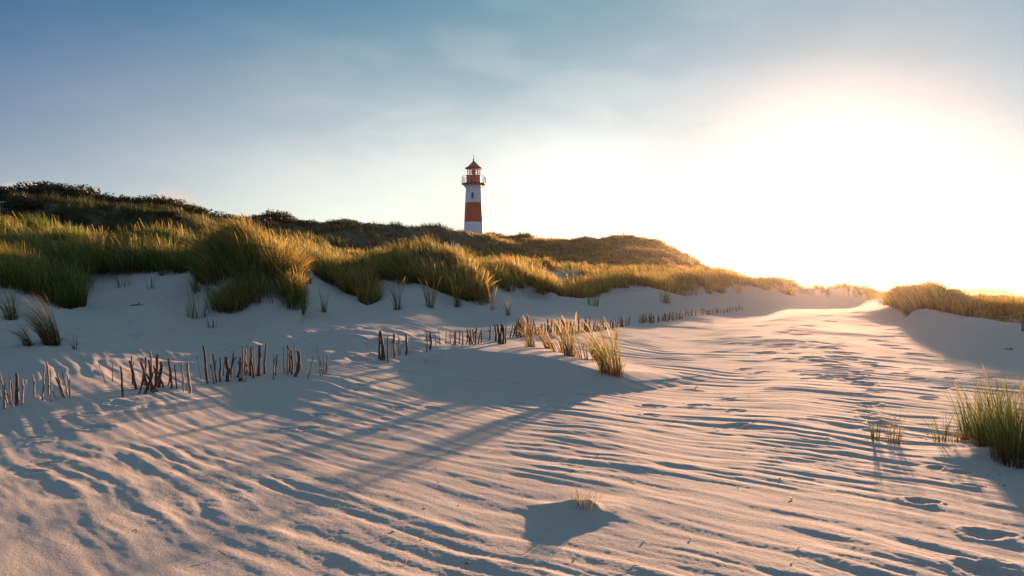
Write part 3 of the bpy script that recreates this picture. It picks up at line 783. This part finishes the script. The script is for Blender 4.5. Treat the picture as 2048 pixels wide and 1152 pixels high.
cluster([(940, 690, 32, 5, -.25, 2), (946, 690, 30, 6, -.2, 2), (951, 690, 34, 6, .1, 2), (957, 688, 34, 5, .2, 2), (962, 687, 30, 4, .05, 2), (948, 682, 30, 4, -.1, 1)], lab, 'crossed reddish stakes')
lab = 'thick dark stake in the dense group above the sand crest'
cluster([(996, 688, 42, 6, -.02, 1), (1001, 688, 40, 7, .02, 1), (1006, 688, 44, 6, .04, 1), (1011, 686, 38, 6, .03, 1), (990, 684, 34, 5, 0, 1), (978, 682, 30, 4, .1, 2), (1020, 676, 28, 4, .1, 1), (1026, 674, 24, 4, .2, 1)], lab, 'dense dark stakes above the sand crest')
# long receding row
rg_ = np.random.default_rng(31)
segs = [(1030, 1062, 676, 672, 13, 36, 5, 'dark stake behind the grass tufts at the near end of the receding row', 'near end of the receding row'),
        (1062, 1130, 672, 667, 22, 28, 4.2, 'small dark stake in the thick of the receding row behind the grass tufts', 'thick of the receding row'),
        (1130, 1200, 667, 660, 24, 26, 3.8, 'small reddish stake behind the tallest grass tuft of the crest', 'row behind the tallest tuft'),
        (1200, 1258, 662, 652, 18, 22, 3.4, 'tiny stake just right of the tallest grass tuft of the crest', 'row right of the tallest tuft'),
        (1278, 1306, 648, 646, 12, 19, 3.2, 'tiny stake in the first short bunch of the far row', 'first bunch of the far row'),
        (1316, 1364, 645, 638, 20, 17, 3.0, 'tiny stake in the second long bunch of the far row', 'second bunch of the far row'),
        (1370, 1392, 634, 631, 10, 14, 2.6, 'tiny reddish stake in the third bunch of the far row', 'third bunch of the far row'),
        (1400, 1440, 630, 627, 16, 12, 2.4, 'tiny pale stake in the fourth bunch of the far row', 'fourth bunch of the far row'),
        (1446, 1482, 626, 621, 13, 11, 2.2, 'tiny stake in the last and farthest bunch of the far row', 'last bunch of the far row')]
for a, b_, ya, yb, n, hp, wp, lb, gr in segs:
    for k in range(n):
        t_ = (k + rg_.uniform(-.3, .3)) / max(n - 1, 1)
        stake(a + (b_ - a) * t_, ya + (yb - ya) * t_ + rg_.uniform(-2, 2), hp * rg_.uniform(.6, 1.1), wp * rg_.uniform(.7, 1.25), rg_.normal(0, .1), int(rg_.choice([0, 1, 2, 1])), lb, gr)

# ---------------------------------------------------------------- tufts that stand alone
def tuft(px, py, hpx, label, n=60, rad=.05, lean=-.15, spread=.3, dry=.35, heads=.08, wpx=2.2, group=None, seed=None, curl=.35, name='marram_tuft', leany=0.0):
    x, y, z = ground(px, py, 3, 60)
    s = y / F
    seed = int(px * 7 + py) if seed is None else seed
    hpx *= 1.12
    me = tuft_mesh(name, seed, int(n * (.75 if n > 60 and px > 1000 and px < 1300 else 1.4)), rad, hpx * s * 1.12, lean, spread, max(.0028, wpx * s * .62), dry, heads, 6, leany, curl)
    if px > 1700: me.materials[0] = M_blade2
    o = link(name, me, None, (x, y, z))
    tag(o, label, 'grass tuft', group)
    return o
tuft(58, 692, 56, 'low grass tuft bent far over to the left near the left edge', 60, .07, -1.0, .55, .45, 0, 1.7, curl=.5)
tuft(104, 690, 98, 'tall golden tuft on the lit sand ridge near the left edge', 190, .14, -.62, .42, .75, .03, 1.7, curl=.5)
tuft(150, 700, 26, 'very small sparse tuft right of the golden tuft near the left edge', 9, .03, -.2, .6, .3, 0, 1.4)
tuft(1168, 1006, 36, 'tiny pale tuft on the little sand mound in the foreground', 110, .10, -.05, .7, .75, 0, 1.6, curl=.6)
tuft(1752, 884, 62, 'sparse upright tuft with long shadow, left one of the pair on the open sand', 26, .05, .02, .35, .25, 0, 2.2)
tuft(1786, 888, 66, 'sparse upright tuft with long shadow, right one of the pair on the open sand', 34, .06, 0, .4, .35, 0, 2.0)
tuft(1882, 888, 62, 'thin sparse tuft between the pair and the big tuft on the right', 30, .07, -.1, .5, .5, 0, 1.8)
tuft(1908, 886, 52, 'thin leaning tuft touching the big tuft on the right', 18, .05, .1, .4, .5, 0, 1.7)
tuft(1955, 884, 92, 'green left half of the big tuft at the right edge', 190, .15, -.05, .42, .12, .03, 2.4)
tuft(1990, 892, 105, 'dark upright tuft behind the nearest one at the right edge', 210, .16, .0, .36, .12, .03, 2.4)
tuft(2028, 925, 145, 'tallest and nearest dark grass tuft cut by the right edge', 240, .17, .0, .34, .14, .03, 2.6)
tuft(2062, 900, 120, 'grass tuft mostly beyond the right edge', 120, .15, .05, .25, .3, .03, 2.4)
tuft(22, 640, 60, 'fan of pale arching blades cut by the left edge of the sand', 60, .12, -.35, .5, .4, .02, 1.8)
tuft(140, 612, 40, 'short dark tuft at the foot of the leftmost clumps', 30, .1, -.1, .4, .3, .02, 1.8)
tuft(425, 655, 30, 'tiny dark stalks below the thin tufts left of the big clump', 12, .1, 0, .5, .4, 0, 1.8)
# the crest tufts
tuft(1222, 748, 90, 'tallest green and gold tuft at the right end of the sand crest', 240, .20, -.32, .30, .5, .14, 2.0)
tuft(1200, 722, 66, 'upper golden tuft behind the tallest one on the sand crest', 120, .15, -.40, .30, .6, .14, 2.0)
tuft(1236, 752, 40, 'little pale tuft at the foot of the tallest crest tuft', 36, .1, .0, .4, .8, .1, 1.6)
tuft(1140, 712, 64, 'dense dark golden tuft in the middle of the sand crest', 150, .12, -.20, .28, .5, .15, 2.0)
tuft(1118, 705, 58, 'leaning golden tuft left of the dense middle one on the crest', 90, .13, -.55, .25, .75, .15, 1.9)
tuft(1098, 698, 50, 'slender leaning golden tuft in the left middle of the crest', 50, .10, -.6, .25, .8, .15, 1.8)
tuft(1062, 694, 56, 'leftmost golden tuft on the sand crest', 80, .11, -.35, .3, .65, .12, 1.9)
tuft(1165, 718, 50, 'thin pale tuft between the middle and the tallest crest tufts', 40, .12, -.35, .3, .8, .1, 1.6)
# single tufts in front of the dunes
tuft(648, 625, 42, 'single pale green tuft on the sand right of the drooping clump', 16, .06, -.02, .2, .2, .1, 2.2)
tuft(795, 620, 52, 'sparse reddish tuft below the third clump of dune grass', 30, .12, -.05, .4, .5, .12, 1.8)
tuft(860, 616, 50, 'seed headed golden tuft below the fourth clump of dune grass', 34, .14, .0, .3, .7, .35, 1.8)
tuft(915, 614, 46, 'small golden tuft below the round dark clump', 30, .12, .1, .3, .5, .3, 1.8)
tuft(985, 620, 44, 'bleached sparse tuft right of the round dark clump', 14, .08, 0, .3, .9, .2, 1.4)
tuft(1016, 631, 38, 'bleached V shaped tuft above the row of stakes', 26, .06, -.15, .7, .8, .1, 1.5)
tuft(1185, 612, 36, 'pale green sparse tuft in front of the far dune grass', 34, .25, 0, .4, .2, .05, 1.5)
tuft(1330, 606, 34, 'green tuft on the sand below the dark far clump', 50, .3, 0, .4, .25, .05, 1.5)
tuft(245, 575, 30, 'few dark stalks hanging at the top of the shaded sand face', 12, .2, 0, .3, .3, 0, 1.8)
tuft(302, 578, 34, 'lone dark stalk tuft at the right top of the shaded sand face', 10, .1, -.1, .3, .3, 0, 1.8)
tuft(383, 635, 56, 'thin dark green tuft on the shaded sand left of the big clump', 16, .12, -.05, .35, .2, .05, 1.8)
tuft(402, 636, 50, 'second thin tuft on the shaded sand left of the big clump', 14, .12, 0, .35, .3, .05, 1.8)
# big clumps at the front edge of the dune: each its own plant
def clump(px, d, wpx, hm, n, label, lean=-.35, dry=.35, heads=.08, rx=1.0, seed=1, leany=-.05):
    n = int(n * .72)
    x, y = xy(px, d); rg = np.random.default_rng(seed)
    w = wpx / 2 * d / F; ry = w * rx
    a = rg.uniform(0, 2 * np.pi, n); q_ = np.sqrt(rg.random(n))
    bx = x + q_ * np.cos(a) * w; by = y + q_ * np.sin(a) * ry
    bz = tz(bx, by) - .03
    z0 = float(tz(np.array([x]), np.array([y]))[0])
    k = noise(bx * 1.3, by * 1.3, seed)
    Lh = hm * 1.12 * rg.uniform(.35, 1.12, n) * (1 + .25 * k) * (1 - .25 * q_ ** 3)
    lx = lean + .42 * np.cos(a) * q_ + rg.normal(0, .15, n); ly = leany + .42 * np.sin(a) * q_ + rg.normal(0, .12, n)
    c = colours(n, rg, np.clip(dry + .5 * k, .03, .95)); hd = rg.random(n) < heads
    Lh = np.where(hd, Lh * 1.12, Lh); c2 = np.where(hd[:, None], STRAW * 1.15, c[2])
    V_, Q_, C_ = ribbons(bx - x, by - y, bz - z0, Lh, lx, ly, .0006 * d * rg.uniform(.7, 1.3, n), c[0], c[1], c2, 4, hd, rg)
    o = link('marram_clump', np_mesh('marram_clump', V_, Q_, M_blade, C_), None, (x, y, z0))
    tag(o, label, 'grass clump')
clump(20, 18.0, 110, .95, 2600, 'blue green clump with red brown feet at the left edge', -.4, .12, .03, seed=2)
clump(120, 18.2, 90, 1.0, 2600, 'dark green clump above the golden tuft near the left edge', -.3, .15, .03, seed=3)
clump(190, 22.3, 80, 1.0, 2200, 'green clump with golden tips left of the shaded sand face', -.4, .25, .04, seed=4)
clump(245, 23, 70, .95, 1700, 'pale blue green clump above the left of the shaded sand face', -.25, .12, .04, seed=5)
clump(320, 22.8, 100, .95, 2600, 'green clump above the middle of the shaded sand face', -.3, .18, .05, seed=6)
clump(375, 22.5, 50, .9, 1200, 'small green clump above the right of the shaded sand face', -.2, .2, .05, seed=7)
clump(450, 20.4, 110, .86, 4200, 'tallest dark green clump left of the drooping golden one', -.25, .2, .06, seed=8)
clump(500, 20.8, 90, .88, 3600, 'brown hearted clump in the middle of the tallest mound', -.35, .35, .06, seed=9)
clump(560, 20.6, 80, .95, 3200, 'drooping golden clump sweeping down to the sand', .25, .65, .2, seed=10, leany=-.35)
clump(590, 19.7, 34, .62, 1300, 'lowest golden tip of the drooping clump touching the sand', .2, .85, .35, seed=11, leany=-.3)
clump(470, 19.1, 70, .55, 1100, 'dry sparse foot of the tallest clump', .0, .6, .1, seed=12)
clump(650, 26.6, 90, .95, 2600, 'upright green clump right of the drooping one', -.3, .25, .06, seed=13)
clump(715, 26.2, 70, .9, 2100, 'golden rimmed clump above the sand notch', -.2, .5, .15, seed=14)
clump(738, 25.2, 44, .8, 700, 'ragged reddish lower end of the golden rimmed clump', .15, .75, .3, seed=15)
clump(800, 27.0, 90, 1.0, 2600, 'green clump between the notch and the round dark clump', -.3, .3, .08, seed=16)
clump(870, 27.0, 80, 1.0, 2600, 'brown clump with golden seed heads left of the round dark clump', -.25, .45, .14, seed=17)
clump(940, 27.0, 80, .95, 3000, 'round dark clump with glowing golden right rim', -.05, .5, .25, seed=18)
clump(1025, 31.5, 70, .9, 1800, 'golden clump right of the round dark clump', -.2, .6, .2, seed=19)
clump(1085, 31.5, 60, .9, 1600, 'golden clump standing forward on the sand above the stakes', -.15, .6, .22, seed=20)
clump(1135, 33, 70, .85, 1700, 'broad golden clump reaching down to the pale green tuft', -.2, .6, .2, seed=21)
clump(1275, 38.5, 90, .9, 2000, 'dark olive clump below the summit hill', -.2, .35, .12, seed=22)
clump(1320, 38.5, 60, .9, 1500, 'dark olive clump just right of its larger neighbour', -.1, .35, .14, seed=23)
clump(1400, 44, 50, .85, 1200, 'golden clump at the foot of the summit hill', -.2, .55, .3, seed=24)
clump(1450, 47, 60, .85, 1300, 'pale seed headed clump right of the summit hill', -.2, .7, .5, seed=25)
clump(1510, 51.5, 60, .85, 1200, 'clump half lost in the glare left of the sand path', -.15, .5, .2, seed=26)
clump(1565, 52, 50, .8, 1000, 'last clump before the sand path under the sun', -.15, .5, .2, seed=27)
clump(1850, 30.3, 120, .62, 3200, 'round green gold clump on the mound right of the sand path', -.1, .4, .1, seed=28)
clump(1812, 30.2, 60, .6, 1300, 'left shoulder clump of the mound right of the path', -.1, .5, .12, seed=29)
clump(1835, 28.6, 50, .7, 1300, 'dark olive clump at the lower left of the right mound', -.1, .35, .1, seed=30)
clump(1890, 28.6, 70, .75, 1900, 'olive clump at the foot of the right mound', -.1, .3, .08, seed=31)
clump(1940, 27.8, 70, .6, 1700, 'low dark clump right of the right mound', -.1, .35, .15, seed=32)
clump(1985, 27.3, 50, .7, 1300, 'dark upright clump with pale seed heads near the right edge', -.05, .4, .35, seed=33)
clump(2030, 27, 60, .75, 1500, 'seed headed clump beside the wooden post', -.05, .5, .35, seed=34)

# ---------------------------------------------------------------- dark shrubs on the ridge
def shrub_mesh(seed, n=3000):
    rg = np.random.default_rng(seed)
    a = rg.uniform(0, 2 * np.pi, n); ct = rg.uniform(0, 1, n); q_ = rg.uniform(.55, 1.05, n)
    lump = 1 + .35 * noise(np.cos(a) * 1.7 + seed, ct * 2.4 + np.sin(a), seed)
    r_ = q_ * lump
    sth = np.sqrt(1 - ct ** 2)
    x, y, z = r_ * sth * np.cos(a), r_ * sth * np.sin(a) * .8, r_ * ct * .8 + .05
    s = rg.uniform(.03, .075, n)
    d1 = rg.normal(0, 1, (n, 3)); d1[:, 2] += .8; d1 /= np.linalg.norm(d1, axis=1)[:, None]
    d2 = np.cross(d1, rg.normal(0, 1, (n, 3))); d2 /= np.linalg.norm(d2, axis=1)[:, None]
    c_ = np.stack([x, y, z], 1)
    V_ = np.stack([c_ - d1 * s[:, None], c_ + d2 * s[:, None] * .45, c_ + d1 * s[:, None] * 1.3, c_ - d2 * s[:, None] * .45], 1).reshape(-1, 3)
    # twigs standing out of the outline, bent by the wind
    Q_ = np.arange(n * 4).reshape(n, 4)
    col_ = np.array([.030, .036, .014]) * rg.uniform(.6, 1.5, (n, 1)) + np.array([.03, .01, 0]) * rg.random((n, 1))
    C_ = np.repeat(col_, 4, 0)
    return np_mesh('foliage', V_, Q_, M_leaf, C_)
SH = [shrub_mesh(s) for s in range(6)]
stem_b = MB()
for k in range(7):
    a = k * .9; stem_b.rod((0, 0, -.15), (.55 * math.cos(a), .45 * math.sin(a), .55), .02)
stem_me = bpy.data.meshes.new('stem'); stem_me.from_pydata(stem_b.v, [], stem_b.f); stem_me.materials.append(M_stakes[1])
rs = np.random.default_rng(77)
def shrub(px, d, w, h, label, group, k):
    x, y = xy(px, d); z = float(tz(np.array([x]), np.array([y]))[0])
    rt = link('dune_shrub', None, None, (x, y, z - .05)); tag(rt, label, 'shrub', group)
    rt.scale = (w, w, h); rt.rotation_euler = (0, 0, k * 1.3)
    link('foliage', SH[k % 6], rt); link('stem', stem_me, rt)
runs = [(-40, 255, 20, 1.25, 1.15, 'dark wind shaped shrub on the highest part of the ridge at the left', 'shrubs on the left end of the ridge'),
        (262, 440, 14, 1.2, .95, 'dark shrub on the ridge behind the tallest grass clump', 'shrubs on the ridge left of the tallest clump'),
        (455, 640, 16, 1.3, .95, 'dark shrub on the ridge right of the tallest grass clump', 'shrubs on the ridge right of the tallest clump'),
        (655, 800, 12, 1.35, .8, 'low dark shrub on the sloping ridge left of the hump', 'low shrubs on the sloping ridge'),
        (815, 900, 7, 1.9, 1.1, 'rounded shrub of the dark hump left of the lighthouse', 'shrubs of the dark hump')]
kk = 0
for a, b_, n, w, h, lb, gr in runs:
    for i in range(n):
        px = a + (b_ - a) * (i + rs.uniform(-.25, .25)) / (n - 1)
        d = float(np.interp(px, [q_[0] for q_ in RIDGE], [q_[1] for q_ in RIDGE])) * rs.uniform(.95, 1.0)
        shrub(px, d, w * rs.uniform(1.0, 1.7) * (1 + (d - 45) / 160), h * rs.uniform(.75, 1.25), lb, gr, kk); kk += 1
for i in range(14):
    px = rs.uniform(-20, 420); shrub(px, rs.uniform(33, 43), 1.1 * rs.uniform(.7, 1.2), .8 * rs.uniform(.7, 1.1), 'brownish shrub on the dim slope below the left ridge', 'shrubs on the left slope', kk); kk += 1

# ---------------------------------------------------------------- litter on the sand
def twig(px, py, lpx, ang, up, mi, label, cat='twig', name='driftwood_twig', r_=1.6):
    x, y, z = ground(px, py, 3, 60); s = y / F; l = lpx * s
    b = MB(); p = (0, 0, .01)
    for k in range(4):
        q2 = (p[0] + l / 4 * math.cos(ang) * math.cos(up), p[1] + l / 4 * math.sin(ang) * math.cos(up), p[2] + l / 4 * math.sin(up) + .002 * (-1) ** k)
        b.rod(p, q2, r_ * s * (1 - .15 * k)); p = q2
        if k == 1: b.rod(p, (p[0] + l * .2, p[1] - l * .05, p[2] + l * .18), r_ * s * .5)
    o = b.build(name, M_stakes[mi]); o.location = (x, y, z); tag(o, label, cat)
twig(262, 612, 26, -.1, .05, 1, 'dark twig lying on the shaded sand face', r_=2)
twig(480, 762, 18, -1.0, .3, 1, 'black scrap of wood lying below the second row of stakes', r_=4)
twig(1235, 758, 10, 1.2, 1.2, 0, 'short pale stick standing in the sand below the crest', r_=1)
twig(1505, 845, 16, -1.2, .35, 0, 'short pale straw on the lit open sand', r_=1)
twig(1390, 778, 8, .3, .5, 1, 'tiny dark twig on the rippled sand', r_=1)
twig(2010, 700, 18, 0, .05, 1, 'dark scrap lying on the shaded sand near the right edge', r_=2)
twig(1195, 915, 8, .8, .8, 0, 'tiny bent twig on the rippled sand right of the little mound', r_=1)

def litter():
    rg = np.random.default_rng(404); n = 110
    px = rg.uniform(20, 2040, n); d = np.exp(rg.uniform(math.log(3.6), math.log(15), n))
    x = (px - CX) / F * d; y = d
    z = tz(x, y) + ripples(x, y)
    V_, Q_, C_ = [], [], []
    for i in range(n):
        a = rg.uniform(0, 6.28); l = rg.uniform(.004, .015) if rg.random() < .85 else rg.uniform(.02, .04); w = rg.uniform(.0015, .004) if l > .012 else rg.uniform(.003, .006)
        ca, sa = math.cos(a), math.sin(a); up = rg.uniform(-.1, .5) * l
        o_ = len(V_)
        for (e, f_, zz) in ((-1, -1, 0), (1, -1, up), (1, 1, up), (-1, 1, 0)):
            for k in (0, 1):
                V_.append((x[i] + e * l * ca - f_ * w * sa, y[i] + e * l * sa + f_ * w * ca, z[i] + zz + k * w * 1.2 + .001))
        Q_ += [(o_ + 1, o_ + 3, o_ + 5, o_ + 7), (o_, o_ + 6, o_ + 4, o_ + 2), (o_, o_ + 2, o_ + 3, o_ + 1), (o_ + 2, o_ + 4, o_ + 5, o_ + 3), (o_ + 4, o_ + 6, o_ + 7, o_ + 5), (o_ + 6, o_, o_ + 1, o_ + 7)]
        c_ = [(.10, .06, .035), (.45, .36, .22), (.7, .66, .6)][int(rg.choice([0, 0, 1, 1, 2]))]
        C_ += [c_] * 8
    o = link('beach_litter', np_mesh('beach_litter', np.array(V_), np.array(Q_), M_blade, np.array(C_)))
    tag(o, 'scattered bits of straw, shell and twig on the sand', 'litter', None, 'stuff')
litter()

# ---------------------------------------------------------------- low far dune on the horizon
hx, hd_ = xy(1950, 420)
n1, n2 = 40, 10
V_ = []; Q_ = []
for i in range(n1 + 1):
    for j in range(n2 + 1):
        u_, v_ = i / n1 * 2 - 1, j / n2 * 2 - 1
        h_ = max(0, (1 - abs(u_) ** 3)) * max(0, 1 - v_ * v_) * 3.0 * (1 + .2 * math.sin(i * .9))
        V_.append((hx + u_ * 22, hd_ + v_ * 15, h_ - .3))
for i in range(n1):
    for j in range(n2):
        a = i * (n2 + 1) + j; Q_.append((a, a + n2 + 1, a + n2 + 2, a + 1))
o = link('hill', np_mesh('hill', np.array(V_), np.array(Q_), M_sand, smooth=True, attr=np.ones(len(V_)))); tag(o, 'low far dune on the horizon', None, None, 'structure')

# ---------------------------------------------------------------- thin sea haze lit by the low sun
hb = MB().box((0, 0, 10.5), (9600, 9600, 14.5))
mh = bpy.data.materials.new('sea haze'); mh.use_nodes = True
th_ = mh.node_tree
for n in list(th_.nodes): th_.nodes.remove(n)
ho = N(th_, 'ShaderNodeOutputMaterial')
pv = N(th_, 'ShaderNodeVolumePrincipled', inp={'Color': (1.0, .87, .70, 1), 'Density': HAZE, 'Anisotropy': .9})
L(th_, pv.outputs[0], ho.inputs['Volume'])
tag(hb.build('haze', mh), None, None, None, 'stuff')
